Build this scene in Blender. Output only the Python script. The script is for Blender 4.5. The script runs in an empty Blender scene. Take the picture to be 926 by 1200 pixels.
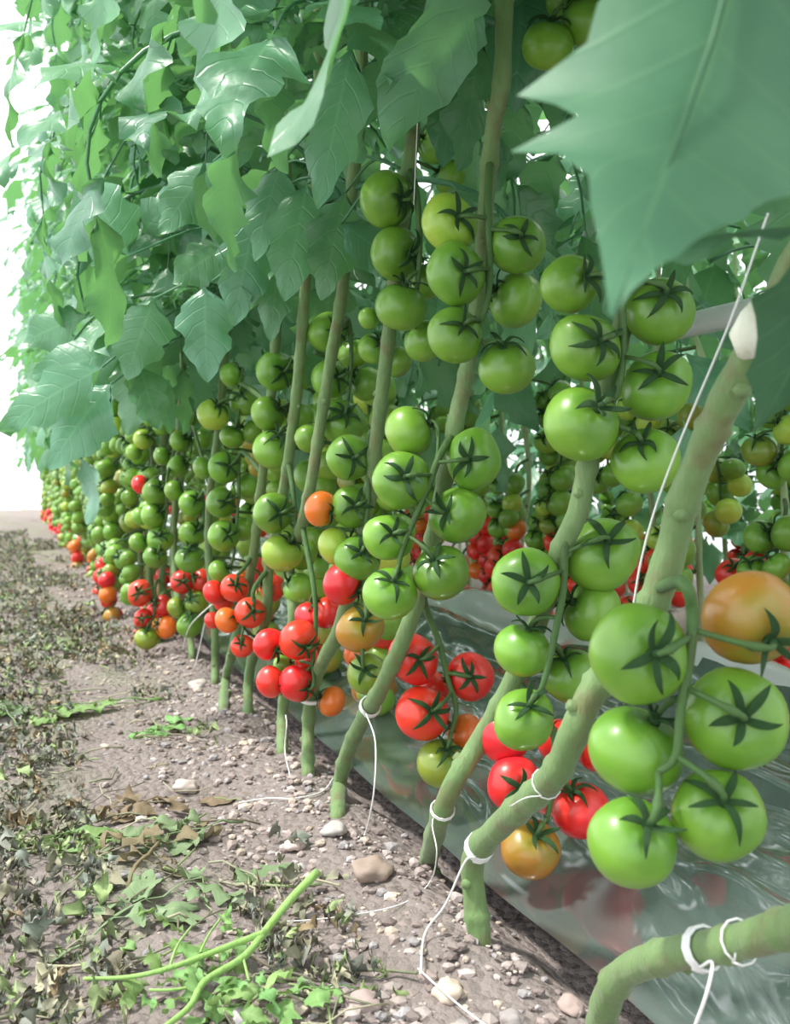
import bpy, math, random
from mathutils import Vector, Matrix, noise
R = random.Random(7)
S = bpy.context.scene
COL = S.collection
PI = math.pi

# ------------------------------------------------------------------ camera
H = 0.50
TH, PH = math.radians(20.46), math.radians(2.1)
CF = Vector((math.sin(TH)*math.cos(PH), math.cos(TH)*math.cos(PH), -math.sin(PH)))
CR = Vector((math.cos(TH), -math.sin(TH), 0))
CU = CR.cross(CF)
CAM = Vector((0, 0, H))
FP = 1200.0
cd = bpy.data.cameras.new('camera')
cam = bpy.data.objects.new('camera', cd); COL.objects.link(cam)
m = Matrix((CR, CU, -CF)).transposed().to_4x4(); m.translation = CAM
cam.matrix_world = m
cd.sensor_width = 36; cd.lens = 36; cd.clip_start = 0.02; cd.clip_end = 200
cd.dof.use_dof = True; cd.dof.focus_distance = 1.25; cd.dof.aperture_fstop = 9
S.camera = cam

def ray(x, y): return CF + CR*((x-463)/FP) + CU*((600-y)/FP)
def at(x, y, d): return CAM + ray(x, y)*d
def onX(x, y, X):
    r = ray(x, y); return CAM + r*(X/r.x)
def onG(x, y, z=0.0):
    r = ray(x, y); return CAM + r*((z-H)/r.z)

# ------------------------------------------------------------------ materials
def newmat(name):
    mt = bpy.data.materials.new(name); mt.use_nodes = True
    nt = mt.node_tree; nt.nodes.clear()
    return mt, nt
class NB:
    def __init__(s, nt): s.nt = nt
    def n(s, t, **kw):
        nd = s.nt.nodes.new(t)
        for k, v in kw.items():
            if k.startswith('i_'): nd.inputs[k[2:].replace('_', ' ')].default_value = v
            else: setattr(nd, k, v)
        return nd
    def l(s, a, b): s.nt.links.new(a, b)
    def math(s, op, a, b=None, c=None):
        nd = s.nt.nodes.new('ShaderNodeMath'); nd.operation = op
        for i, v in enumerate((a, b, c)):
            if v is None: continue
            if isinstance(v, (int, float)): nd.inputs[i].default_value = v
            else: s.l(v, nd.inputs[i])
        return nd.outputs[0]
    def mix(s, f, a, b, blend='MIX'):
        nd = s.nt.nodes.new('ShaderNodeMix'); nd.data_type = 'RGBA'; nd.blend_type = blend
        for i, v in ((0, f), (6, a), (7, b)):
            if isinstance(v, (int, float)): nd.inputs[i].default_value = v
            elif isinstance(v, tuple): nd.inputs[i].default_value = v if len(v) == 4 else (*v, 1)
            else: s.l(v, nd.inputs[i])
        return nd.outputs[2]
    def noise(s, scale, detail=3, vec=None, rough=.5):
        nd = s.n('ShaderNodeTexNoise'); nd.inputs['Scale'].default_value = scale
        nd.inputs['Detail'].default_value = detail; nd.inputs['Roughness'].default_value = rough
        if vec is None: vec = s.n('ShaderNodeTexCoord').outputs['Object']
        s.l(vec, nd.inputs['Vector']); return nd.outputs['Fac']
    def bump(s, h, strength=.3, dist=.01):
        nd = s.n('ShaderNodeBump'); nd.inputs['Strength'].default_value = strength
        nd.inputs['Distance'].default_value = dist; s.l(h, nd.inputs['Height']); return nd.outputs[0]
    def out(s, sh):
        o = s.n('ShaderNodeOutputMaterial'); s.l(sh, o.inputs['Surface'])
def P(b, col, rough=.5, spec=.5, normal=None, coat=0, coat_r=.1, metal=0, sheen=0):
    nd = b.n('ShaderNodeBsdfPrincipled')
    if isinstance(col, tuple): nd.inputs['Base Color'].default_value = (*col[:3], 1)
    else: b.l(col, nd.inputs['Base Color'])
    if isinstance(rough, float): nd.inputs['Roughness'].default_value = rough
    else: b.l(rough, nd.inputs['Roughness'])
    nd.inputs['Specular IOR Level'].default_value = spec
    nd.inputs['Coat Weight'].default_value = coat; nd.inputs['Coat Roughness'].default_value = coat_r
    nd.inputs['Metallic'].default_value = metal
    nd.inputs['Sheen Weight'].default_value = sheen
    if normal is not None: b.l(normal, nd.inputs['Normal'])
    return nd

def mat_tomato(name, body, shoulder, blossom):
    mt, nt = newmat(name); b = NB(nt)
    tc = b.n('ShaderNodeTexCoord').outputs['Object']
    sx = b.n('ShaderNodeSeparateXYZ'); b.l(tc, sx.inputs[0])
    z = sx.outputs['Z']
    nz = b.noise(1.6, 2, tc)
    zz = b.math('ADD', z, b.math('MULTIPLY', b.math('SUBTRACT', nz, .5), .9))
    f1 = b.n('ShaderNodeMapRange', i_From_Min=.25, i_From_Max=.95); b.l(zz, f1.inputs['Value'])
    f2 = b.n('ShaderNodeMapRange', i_From_Min=-.3, i_From_Max=-1.0); b.l(zz, f2.inputs['Value'])
    c = b.mix(f1.outputs[0], body, shoulder)
    c = b.mix(f2.outputs[0], c, blossom)
    oi = b.n('ShaderNodeObjectInfo').outputs['Random']
    hs = b.n('ShaderNodeHueSaturation')
    b.l(b.math('ADD', b.math('MULTIPLY', oi, .009), .4965), hs.inputs['Hue'])
    b.l(b.math('ADD', b.math('MULTIPLY', b.math('FRACT', b.math('MULTIPLY', oi, 17.3)), .3), .85), hs.inputs['Value'])
    b.l(c, hs.inputs['Color'])
    sh = P(b, hs.outputs[0], .36, .5, coat=.22, coat_r=.15)
    sh.inputs['Subsurface Weight'].default_value = .12
    sh.inputs['Subsurface Radius'].default_value = (.25, .3, .08)
    sh.inputs['Subsurface Scale'].default_value = .03
    b.out(sh.outputs[0]); return mt
TM = {
 'g': mat_tomato('green_tomato_skin', (.165, .335, .033), (.085, .22, .022), (.25, .395, .052)),
 'y': mat_tomato('yellow_green_tomato_skin', (.36, .50, .055), (.22, .40, .04), (.50, .52, .07)),
 'v': mat_tomato('olive_tomato_skin', (.24, .30, .03), (.14, .28, .03), (.42, .27, .03)),
 'b': mat_tomato('turning_tomato_skin', (.44, .20, .025), (.26, .26, .03), (.55, .16, .02)),
 'o': mat_tomato('orange_tomato_skin', (.78, .17, .02), (.62, .19, .02), (.80, .12, .015)),
 'r': mat_tomato('red_tomato_skin', (.74, .022, .018), (.70, .05, .02), (.76, .02, .02)),
}
TLAB = {'g': 'unripe green tomato', 'y': 'pale yellow-green tomato', 'v': 'olive green tomato', 'b': 'brownish orange turning tomato', 'o': 'orange tomato', 'r': 'ripe red tomato'}

def mat_leaf(name, top, under, vein, trans, tf=.33, rough=.42, spec=.5, veinw=.45, bumps=.35):
    mt, nt = newmat(name); b = NB(nt)
    uv = b.n('ShaderNodeUVMap').outputs[0]
    s = b.n('ShaderNodeSeparateXYZ'); b.l(uv, s.inputs[0])
    u = b.math('ABSOLUTE', s.outputs[0]); v = s.outputs[1]
    mid = b.math('LESS_THAN', u, .045)
    fr = b.math('ABSOLUTE', b.math('SUBTRACT', b.math('FRACT', b.math('MULTIPLY', b.math('SUBTRACT', v, b.math('MULTIPLY', u, .16)), 7.0)), .5))
    sd = b.n('ShaderNodeMapRange', i_From_Min=.0, i_From_Max=.09, i_To_Min=1., i_To_Max=0.); b.l(fr, sd.inputs['Value'])
    tc = b.n('ShaderNodeTexCoord').outputs['Object']
    nz = b.noise(60, 3, tc)
    oi = b.n('ShaderNodeObjectInfo').outputs['Random']
    base = b.mix(b.n('ShaderNodeNewGeometry').outputs['Backfacing'], top, under)
    base = b.mix(b.math('MULTIPLY', nz, .5), base, vein)
    c = b.mix(b.math('MULTIPLY', b.math('MAXIMUM', mid, b.math('MULTIPLY', sd.outputs[0], .55)), veinw), base, vein)
    hs = b.n('ShaderNodeHueSaturation')
    b.l(b.math('ADD', b.math('MULTIPLY', oi, .05), .475), hs.inputs['Hue'])
    b.l(b.math('ADD', b.math('MULTIPLY', b.math('FRACT', b.math('MULTIPLY', oi, 13.7)), .4), .8), hs.inputs['Value'])
    b.l(c, hs.inputs['Color'])
    hgt = b.math('ADD', b.math('MULTIPLY', sd.outputs[0], -1.0), b.math('MULTIPLY', nz, 1.6))
    nm = b.bump(hgt, bumps, .002)
    p = P(b, hs.outputs[0], rough, spec, nm)
    t = b.n('ShaderNodeBsdfTranslucent'); t.inputs[0].default_value = (*trans, 1)
    mx = b.n('ShaderNodeMixShader'); mx.inputs[0].default_value = tf
    b.l(p.outputs[0], mx.inputs[1]); b.l(t.outputs[0], mx.inputs[2])
    b.out(mx.outputs[0]); return mt
M_LEAF = mat_leaf('tomato_leaf', (.06, .20, .108), (.135, .30, .20), (.16, .345, .19), (.21, .50, .14), .31, .36, .65)
M_BIG_SHADE = mat_leaf('shade_darkened_broad_leaf', (.032, .105, .047), (.055, .14, .075), (.095, .21, .095), (.09, .25, .07), .16, .5, .3, veinw=.55, bumps=.12)  # same leaf green darkened, so shade on the close leaf is in its colour
M_WILT = mat_leaf('fresh_cut_leaf', (.17, .33, .10), (.25, .40, .18), (.32, .46, .2), (.3, .45, .1), .2, .6, .3)

def mat_stem(name, c1, c2, c3, sheen=.15):
    mt, nt = newmat(name); b = NB(nt)
    tc = b.n('ShaderNodeTexCoord').outputs['Object']
    mp = b.n('ShaderNodeMapping'); mp.inputs['Scale'].default_value = (1, 1, .25); b.l(tc, mp.inputs[0])
    n1 = b.noise(70, 5, mp.outputs[0], .65); n2 = b.noise(26, 4, tc)
    c = b.mix(n1, c1, c2)
    f = b.n('ShaderNodeMapRange', i_From_Min=.53, i_From_Max=.68); b.l(n2, f.inputs['Value'])
    c = b.mix(b.math('MULTIPLY', f.outputs[0], .75), c, c3)
    p = P(b, c, .6, .35, b.bump(n1, .7, .005), sheen=sheen)
    p.inputs['Sheen Roughness'].default_value = .4
    b.out(p.outputs[0]); return mt
M_STEM = mat_stem('hairy_stem', (.095, .18, .055), (.195, .28, .12), (.15, .145, .065))
M_PALE = mat_stem('pale_stem', (.30, .42, .20), (.42, .52, .30), (.30, .33, .18))
M_TRUSS = mat_stem('truss_stalk', (.045, .11, .027), (.085, .165, .05), (.06, .10, .03), .04)
M_CALYX = mat_stem('calyx_green', (.022, .075, .02), (.045, .125, .035), (.03, .08, .02), 0)
M_SUN_STUB = mat_stem('painted_sunlit_stub', (.75, .76, .62), (.85, .84, .74), (.6, .56, .36))  # near-white colour painting direct sun on the stub

def mat_attr(name, rough=.8, spec=.25, trans=0, bumps=(60, .4, .004)):
    mt, nt = newmat(name); b = NB(nt)
    a = b.n('ShaderNodeAttribute', attribute_name='tint')
    tc = b.n('ShaderNodeTexCoord').outputs['Object']
    nz = b.noise(bumps[0], 4, tc)
    c = b.mix(b.math('ADD', b.math('MULTIPLY', nz, .9), -.1), a.outputs['Color'], (.9, .88, .85), 'SOFT_LIGHT')
    p = P(b, c, rough, spec, b.bump(nz, bumps[1], bumps[2]))
    b.out(p.outputs[0]); return mt
M_GRAVEL = mat_attr('gravel_stone')
M_LITTER = mat_attr('withered_leaf', .75, .3, bumps=(90, .5, .003))

def mat_soil():
    mt, nt = newmat('aisle_soil'); b = NB(nt)
    tc = b.n('ShaderNodeTexCoord').outputs['Object']
    n1 = b.noise(5, 6, tc, .65); n2 = b.noise(70, 5, tc, .7); n3 = b.noise(2.2, 3, tc)
    c = b.mix(n1, (.235, .195, .185), (.365, .315, .305))
    c = b.mix(b.math('MULTIPLY', n2, .7), c, (.20, .165, .15))
    f = b.n('ShaderNodeMapRange', i_From_Min=.5, i_From_Max=.68); b.l(n3, f.inputs['Value'])
    sx = b.n('ShaderNodeSeparateXYZ'); b.l(tc, sx.inputs[0])
    g = b.n('ShaderNodeMapRange', i_From_Min=.42, i_From_Max=.15); b.l(sx.outputs['X'], g.inputs['Value'])
    c = b.mix(b.math('MULTIPLY', b.math('MULTIPLY', f.outputs[0], g.outputs[0]), .55), c, (.24, .28, .16))
    vo = b.n('ShaderNodeTexVoronoi'); vo.inputs['Scale'].default_value = 75; b.l(tc, vo.inputs['Vector'])
    hgt = b.math('ADD', n2, b.math('MULTIPLY', vo.outputs['Distance'], -.8))
    p = P(b, c, .9, .2, b.bump(hgt, .8, .012))
    b.out(p.outputs[0]); return mt
M_SOIL = mat_soil()

def mat_plain(name, col, rough=.5, spec=.5, metal=0.0, sc=40, bs=.1):
    mt, nt = newmat(name); b = NB(nt)
    nz = b.noise(sc, 3)
    c = b.mix(b.math('MULTIPLY', nz, .3), col, tuple(v*.75 for v in col))
    p = P(b, c, rough, spec, b.bump(nz, bs, .002), metal=metal)
    b.out(p.outputs[0]); return mt
M_TWINE = mat_plain('white_twine', (.80, .80, .80), .6, .3, 0, 400, .4)
M_CLIP = mat_plain('white_plastic_clip', (.82, .82, .80), .4, .5)
M_PIPE = mat_plain('white_painted_steel', (.9, .9, .94), .3, .5)
M_CONC = mat_plain('pale_concrete', (.93, .92, .90), .8, .3)

def mat_film(name='silver_black_film', c1=(.075, .10, .095), c2=(.15, .185, .18)):
    mt, nt = newmat(name); b = NB(nt)
    tc = b.n('ShaderNodeTexCoord').outputs['Object']
    mp = b.n('ShaderNodeMapping'); mp.inputs['Scale'].default_value = (1, .2, 1); mp.inputs['Rotation'].default_value = (0, 0, .2)
    b.l(tc, mp.inputs[0]); n1 = b.noise(16, 2, mp.outputs[0], .4); n2 = b.noise(7, 3, tc)
    c = b.mix(n2, c1, c2)
    p = P(b, c, .22, .8, b.bump(n1, .5, .03), coat=1.0, coat_r=.085, metal=.3)
    p.inputs['Coat IOR'].default_value = 2.0
    b.out(p.outputs[0]); return mt
M_FILM = mat_film(); M_SILVER = mat_film('silver_film_glare_band', (.62, .63, .66), (.80, .80, .82))  # second film paints the white reflection along the back edge, no real fold

# ------------------------------------------------------------------ mesh helpers
class MB:
    def __init__(s): s.v = []; s.f = []; s.uv = {}; s.tint = []
    def add(s, vs, fs, uvs=None, tint=None):
        o = len(s.v); s.v += [tuple(p) for p in vs]; s.f += [tuple(i+o for i in f) for f in fs]
        if uvs:
            for i, q in enumerate(uvs): s.uv[o+i] = q
        if tint: s.tint += [tint]*len(vs)
    def mesh(s, name, mat, smooth=True):
        me = bpy.data.meshes.new(name); me.from_pydata(s.v, [], s.f)
        if s.uv:
            ul = me.uv_layers.new(name='UVMap'); 
            li = [0]*len(me.loops); me.loops.foreach_get('vertex_index', li)
            fl = []
            for i in li: fl += s.uv.get(i, (9., .5))
            ul.data.foreach_set('uv', fl)
        if s.tint:
            at_ = me.color_attributes.new('tint', 'FLOAT_COLOR', 'POINT')
            fl = []
            for t in s.tint: fl += (*t, 1)
            at_.data.foreach_set('color', fl)
        if smooth: me.polygons.foreach_set('use_smooth', [True]*len(me.polygons))
        for mm in (mat if isinstance(mat, (list, tuple)) else [mat]): me.materials.append(mm)
        me.update(); return me
def obj(name, me, parent=None, loc=(0, 0, 0)):
    o = bpy.data.objects.new(name, me); COL.objects.link(o); o.location = loc
    if parent: o.parent = parent
    return o
def tag(o, label=None, cat=None, group=None, kind=None):
    if label: o['label'] = label
    if cat: o['category'] = cat
    if group: o['group'] = group
    if kind: o['kind'] = kind
    return o
def crom(pts, n=6):
    pts = [Vector(p) for p in pts]
    if len(pts) < 3: 
        return [pts[0].lerp(pts[-1], i/n) for i in range(n+1)]
    q = [pts[0]*2-pts[1]] + pts + [pts[-1]*2-pts[-2]]
    out = []
    for i in range(1, len(q)-2):
        for k in range(n):
            t = k/n
            a, b_, c, d = q[i-1], q[i], q[i+1], q[i+2]
            out.append(.5*((2*b_)+(c-a)*t+(2*a-5*b_+4*c-d)*t*t+(3*b_-a-3*c+d)*t**3))
    out.append(pts[-1]); return out
def tube(mb, pts, rad, sides=8, cap=True):
    pts = [Vector(p) for p in pts]; n = len(pts)
    rr = rad if isinstance(rad, (list, tuple)) else [rad]*n
    t0 = (pts[1]-pts[0]).normalized()
    up = Vector((0, 0, 1)) if abs(t0.z) < .9 else Vector((1, 0, 0))
    nx = t0.cross(up).normalized()
    vs = []; fs = []
    for i in range(n):
        t = (pts[min(i+1, n-1)]-pts[max(i-1, 0)])
        t = t.normalized() if t.length > 1e-9 else t0
        nx = (nx - t*nx.dot(t)); nx = nx.normalized() if nx.length > 1e-6 else t.orthogonal().normalized()
        ny = t.cross(nx)
        for k in range(sides):
            a = 2*PI*k/sides
            vs.append(pts[i] + (nx*math.cos(a)+ny*math.sin(a))*rr[i])
    for i in range(n-1):
        for k in range(sides):
            fs.append((i*sides+k, i*sides+(k+1) % sides, (i+1)*sides+(k+1) % sides, (i+1)*sides+k))
    if cap:
        fs.append(tuple(range(sides))[::-1]); fs.append(tuple((n-1)*sides+k for k in range(sides)))
    mb.add(vs, fs)

# ------------------------------------------------------------------ tomatoes
def tomato_mesh(seed, mat, name, nu=24, nv=14, odd=False):
    r = random.Random(seed); mb = MB(); vs = []; fs = []
    ph = r.random()*6; lob = r.choice((4, 5, 5, 6)); amp = r.uniform(.008, .03); sq = r.uniform(.84, .92)
    ax = r.uniform(.97, 1.03)
    for j in range(nv+1):
        p = PI*j/nv
        for i in range(nu):
            a = 2*PI*i/nu
            w = math.sin(p)
            rad = w*(1+amp*math.cos(lob*a+ph)*(1 if p < 1.8 else .4)*w)
            z = math.cos(p)*sq - .17*math.exp(-(p/.33)**2) + .05*math.exp(-((PI-p)/.3)**2)
            if odd: z += .04*math.sin(a+1)*w; rad *= 1+.05*math.cos(2*a+.5)
            vs.append((rad*math.cos(a)*ax, rad*math.sin(a)/ax, z))
            if j in (0, nv): break
    def ix(j, i):
        if j == 0: return 0
        if j == nv: return 1+(nv-1)*nu
        return 1+(j-1)*nu+i % nu
    for j in range(nv):
        for i in range(nu):
            if j == 0: fs.append((0, ix(1, i), ix(1, i+1)))
            elif j == nv-1: fs.append((ix(j, i), ix(nv, 0), ix(j, i+1)))
            else: fs.append((ix(j, i), ix(j+1, i), ix(j+1, i+1), ix(j, i+1)))
    mb.add(vs, fs); return mb.mesh(name, mat)
TOM = {}
for c in TM:
    TOM[c] = [tomato_mesh(s*11+3, TM[c], 'tomato', 28, 16, s == 3) for s in range(4)]
TOML = {c: [tomato_mesh(s*11+3, TM[c], 'tomato', 14, 9) for s in range(2)] for c in TM}
def calyx_mesh(seed):
    r = random.Random(seed); mb = MB()
    n = r.choice((5, 5, 6)); N = 8
    for k in range(n):
        a = 2*PI*k/n + r.uniform(-.3, .3)
        L = r.uniform(.62, .92); lift = r.choice((.05, .12, .3, .5))*r.uniform(.7, 1.2); w0 = r.uniform(.10, .14)
        vs = []; fs = []; bend = r.uniform(-.35, .35)
        for i in range(N+1):
            t = i/N; q = .04+L*t*(1-.25*lift*t)
            aa = a+bend*t*t; ca, sa = math.cos(aa), math.sin(aa)
            surf = math.sqrt(max(0, 1-q*q))*.9-.17*math.exp(-(q/.33)**2)
            z = surf+.045+lift*t*t+.05*math.sin(PI*t)
            w = w0*(.5+1.1*t)*(1-t**1.6)+.004
            for sgn in (-1, 0, 1):
                zz = z+(.035 if sgn else 0)
                vs.append((ca*q-sa*sgn*w, sa*q+ca*sgn*w, zz)); vs.append((ca*q-sa*sgn*w*.85, sa*q+ca*sgn*w*.85, zz+.03))
        for i in range(N):
            o, o2 = i*6, (i+1)*6
            fs += [(o, o+2, o2+2, o2), (o+2, o+4, o2+4, o2+2), (o+1, o2+1, o2+3, o+3), (o+3, o2+3, o2+5, o+5),
                   (o, o2, o2+1, o+1), (o+4, o+5, o2+5, o2+4)]
        mb.add(vs, fs)
    tube(mb, [(0, 0, .68), (0, 0, .78), (.01, 0, .87), (.02, .01, .97)], [.14, .13, .085, .065], 8)
    return mb.mesh('calyx', M_CALYX)
CAL = [calyx_mesh(s) for s in range(6)]

def orient(dirv, spin):
    q = Vector(dirv).normalized().to_track_quat('Z', 'Y')
    return (q @ Matrix.Rotation(spin, 3, 'Z').to_quaternion())
def add_tomato(truss, wloc, rad, dirv, col, calyx=True, low=False):
    o0 = Vector(truss['o'])
    q = orient(dirv, R.random()*6.28)
    t = obj('tomato', R.choice(TOML[col] if low else TOM[col]), truss['ob'], Vector(wloc)-o0)
    t.rotation_mode = 'QUATERNION'; t.rotation_quaternion = q; t.scale = (rad,)*3
    if col != 'g': t['label'] = TLAB[col]
    if calyx:
        c = obj('calyx', R.choice(CAL), truss['ob'], Vector(wloc)-o0)
        c.rotation_mode = 'QUATERNION'; c.rotation_quaternion = q; c.scale = (rad*R.uniform(.92, 1.1),)*3
def near_pt(poly, p):
    best = None
    for a, b_ in zip(poly[:-1], poly[1:]):
        ab = b_-a; t = max(0, min(1, (p-a).dot(ab)/max(ab.length_squared, 1e-12)))
        q = a+ab*t; d = (q-p).length
        if best is None or d < best[0]: best = (d, q)
    return best[1]
def make_truss(plant, base, start, rach, toms, rr=.0042, calyx=True, low=False):
    """start: on the stem; rach: world points; toms: (world centre, radius, calyx dir, colour)"""
    pts = crom([start]+rach, 5)
    mb = MB(); o0 = Vector(start)
    n = len(pts)
    tube(mb, [p-o0 for p in pts], [rr*(1.25-.55*i/(n-1)) for i in range(n)], 7 if not low else 4)
    body = pts[max(0, n//4):]
    for (c, r, d, k) in toms:
        d = Vector(d).normalized()
        e = c+d*r*.86
        q = near_pt(body, e+d*r*.3+Vector((0, 0, r*.3)))
        ctl = e+d*min(r*.55, (q-e).length*.5)
        cv = [(q*(1-t)**2+ctl*2*t*(1-t)+e*t*t)-o0 for t in [i/6 for i in range(7)]]
        rad = [rr*.62, rr*.6, rr*.6, rr*.9 if not low else rr*.6, rr*.62, rr*.6, rr*.65]
        tube(mb, cv, rad, 6 if not low else 3)
    ob = obj('truss', mb.mesh('truss', M_TRUSS), plant, o0-Vector(base))
    tr = {'ob': ob, 'o': o0}
    for (c, r, d, k) in toms: add_tomato(tr, c, r, d, k, calyx, low)
    return ob

# ------------------------------------------------------------------ leaves
def leaflet(L, W, n=12, k=2, lobes=3, fold=.25, droop=.8, rip=.02, r=R, jag=.35, roll=0):
    vs = []; fs = []; uv = []
    ph = r.random()*6; pos = Vector((0, 0)); ang = .15
    cen = []
    for i in range(n+1):
        cen.append((pos.copy(), ang)); pos = pos+Vector((math.cos(ang), math.sin(ang)))*(L/n); ang -= droop/n
    js = [r.uniform(.6, 1.3)*jag for _ in range(20)]
    for i in range(n+1):
        t = i/n; c, a = cen[i]
        for s in range(-k, k+1):
            q = abs(s)/k; sg = (s > 0)-(s < 0)
            w = W*.5*(math.sin(PI*min(1, t**.62*.985+.012)))**.75
            sw = (t*lobes*1.0+(.22 if sg > 0 else 0)) % 1.0
            li = int(t*lobes+(.22 if sg > 0 else 0))
            lob = 1-js[(li*2+(sg > 0)) % 20]*(1-abs(2*sw-1))**1.0*(1 if t > .06 and t < .97 else 0)
            fine = 1-.07*((i % 2))
            y = sg*q*w*(lob*fine if q > .5 else (lob*.5+.5))
            fwd = q*q*.10*L*(1-t)
            z = fold*abs(y) - .9*abs(y)**2/max(W, 1e-6)*.8 + rip*(math.sin(9*t+ph+sg*1.3)+.6*math.sin(17*t+ph*2-sg))*q*q
            nx, nz = -math.sin(a), math.cos(a)
            vs.append((c.x+math.cos(a)*fwd+nx*z, y, c.y+math.sin(a)*fwd+nz*z)); uv.append((s/k, t))
    m_ = 2*k+1
    for i in range(n):
        for s in range(2*k):
            fs.append((i*m_+s, (i+1)*m_+s, (i+1)*m_+s+1, i*m_+s+1))
    return vs, fs, uv
def place(vs, p, x, zup):
    x = Vector(x).normalized(); y = Vector(zup).cross(x)
    y = y.normalized() if y.length > 1e-6 else x.orthogonal().normalized(); z = x.cross(y)
    return [Vector(p)+x*v[0]+y*v[1]+z*v[2] for v in vs]
def compound(mb, r, L=.42, rise=.5, droop=1.9, size=1.0, low=False, fm=None):
    """a whole tomato leaf from the origin along +X"""
    pos = Vector((0, 0, 0)); a = rise; N = 12; pts = [pos.copy()]; angs = [a]
    side = 0
    for i in range(N):
        pos = pos+Vector((math.cos(a), side, math.sin(a)))*(L/N); a -= droop/N*(.5+i/N); side += r.uniform(-.05, .05)
        pts.append(pos.copy()); angs.append(a)
    tube(mb, pts, [(.0038*(1-.75*i/N)+.0006)*size for i in range(N+1)], 5 if not low else 3)
    nn, kk = (16, 3) if not low else (6, 1)
    def put(p, d, up, l, w):
        d = Vector(d).normalized()
        vs, fs, uv = leaflet(l, w, nn, kk, r.choice((3, 3, 4)), r.uniform(.05, .3), r.uniform(.3, 1.1), r.uniform(.004, .012), r, r.uniform(.25, .5))
        q = Vector(p)+d*.018*size
        if not low: tube(mb, [p, q], .0012*size, 4, False)
        mb.add(place(vs, q, d, up), fs, uv)
    for (f, l) in ((.36, .085), (.56, .125), (.77, .13)):
        i = int(f*N); tg = (pts[i+1]-pts[i]).normalized(); up = Vector((-tg.z, 0, tg.x))
        if up.z < 0: up = -up
        for sg in (-1, 1):
            if r.random() < .06: continue
            ll = l*size*r.uniform(.8, 1.25); an = r.uniform(.75, 1.15)
            d = tg*math.cos(an)+Vector((0, sg, 0))*math.sin(an)+Vector((0, 0, r.uniform(-.7, .15)))
            put(pts[i], d, up+Vector((r.uniform(-.3, .3), -sg*r.uniform(-.1, .4), .2)), ll, ll*r.uniform(.55, .72))
    for f in (.46, .67):
        i = int(f*N); tg = (pts[i+1]-pts[i]).normalized()
        for sg in (-1, 1):
            if r.random() < .4 or low: continue
            ll = .04*size
            put(pts[i], tg*.4+Vector((0, sg, -.2)), Vector((0, 0, 1)), ll, ll*.7)
    tg = (pts[-1]-pts[-2]).normalized(); up = Vector((-tg.z, 0, tg.x))
    if up.z < 0: up = -up
    ll = .15*size*r.uniform(.85, 1.2)
    put(pts[-1], tg, up+Vector((r.uniform(-.2, .4), r.uniform(-.4, .4), .1)), ll, ll*r.uniform(.6, .75))
LEAF = []
for s in range(10):
    r = random.Random(100+s); mb = MB()
    compound(mb, r, r.uniform(.34, .46), r.uniform(.1, .9), r.uniform(1.5, 2.7), r.uniform(.95, 1.2))
    LEAF.append(mb.mesh('leaf', M_LEAF))
def foliage_mesh(seed, z0, z1, step, low=True, size=1.1):
    r = random.Random(seed); mb = MB(); z = z0; k = 0
    while z < z1:
        m2 = MB(); compound(m2, r, r.uniform(.34, .46), r.uniform(.1, .9), r.uniform(1.5, 2.7), size*r.uniform(.9, 1.15), low)
        az = k*2.4+r.uniform(-.4, .4); M = Matrix.Translation((r.uniform(-.02, .02), r.uniform(-.02, .02), z)) @ Matrix.Rotation(az, 4, 'Z')
        mb.add([M @ Vector(v) for v in m2.v], m2.f)
        o = len(mb.v)-len(m2.v)
        for i, q in m2.uv.items(): mb.uv[o+i] = q
        z += step*r.uniform(.7, 1.3); k += 1
    return mb.mesh('foliage', M_LEAF)
FOL = [foliage_mesh(300+s, .74, 2.35, .062) for s in range(4)]
FOLB = [foliage_mesh(400+s, .84, 1.5, .085) for s in range(3)]
FOLC = [foliage_mesh(500+s, .25, 1.5, .05) for s in range(3)]

# ------------------------------------------------------------------ setting
def build_ground():
    mb = MB(); vs = []; fs = []
    xs = [-1.8+i*.05 for i in range(int(5.6/.05)+1)]; ys = []
    y = -.6
    while y < 16: ys.append(y); y += .05 if y < 4 else .12
    for y in ys:
        for x in xs:
            z = .022*noise.noise((x*4, y*4, 0))+.012*noise.noise((x*13, y*13, 3))
            z += .03*math.exp(-((x-.44)/.06)**2)*(.4+.8*noise.noise((x*6, y*5, 8)))
            z -= .03*math.exp(-((x-.56)/.05)**2)
            if x < .25: z += .012*noise.noise((x*9, y*9, 5))
            vs.append((x, y, z-.012))
    nx = len(xs)
    for j in range(len(ys)-1):
        for i in range(nx-1):
            fs.append((j*nx+i, j*nx+i+1, (j+1)*nx+i+1, (j+1)*nx+i))
    mb.add(vs, fs)
    o = obj('floor', mb.mesh('floor', M_SOIL)); tag(o, kind='structure', label='grey brown stony soil of the aisle and plant rows')
build_ground()
mb = MB(); mb.add([(-6, 13.2, -.03), (6, 13.2, -.03), (6, 60, -.03), (-6, 60, -.03), (-6, 13.2, -.2), (6, 13.2, -.2), (6, 60, -.2), (-6, 60, -.2)],
                  [(0, 1, 2, 3), (0, 4, 5, 1), (7, 6, 5, 4), (1, 5, 6, 2), (3, 2, 6, 7), (0, 3, 7, 4)])
tag(obj('path', mb.mesh('path', M_CONC, False)), kind='structure', label='sunlit pale concrete path beyond the end of the rows')

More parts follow.
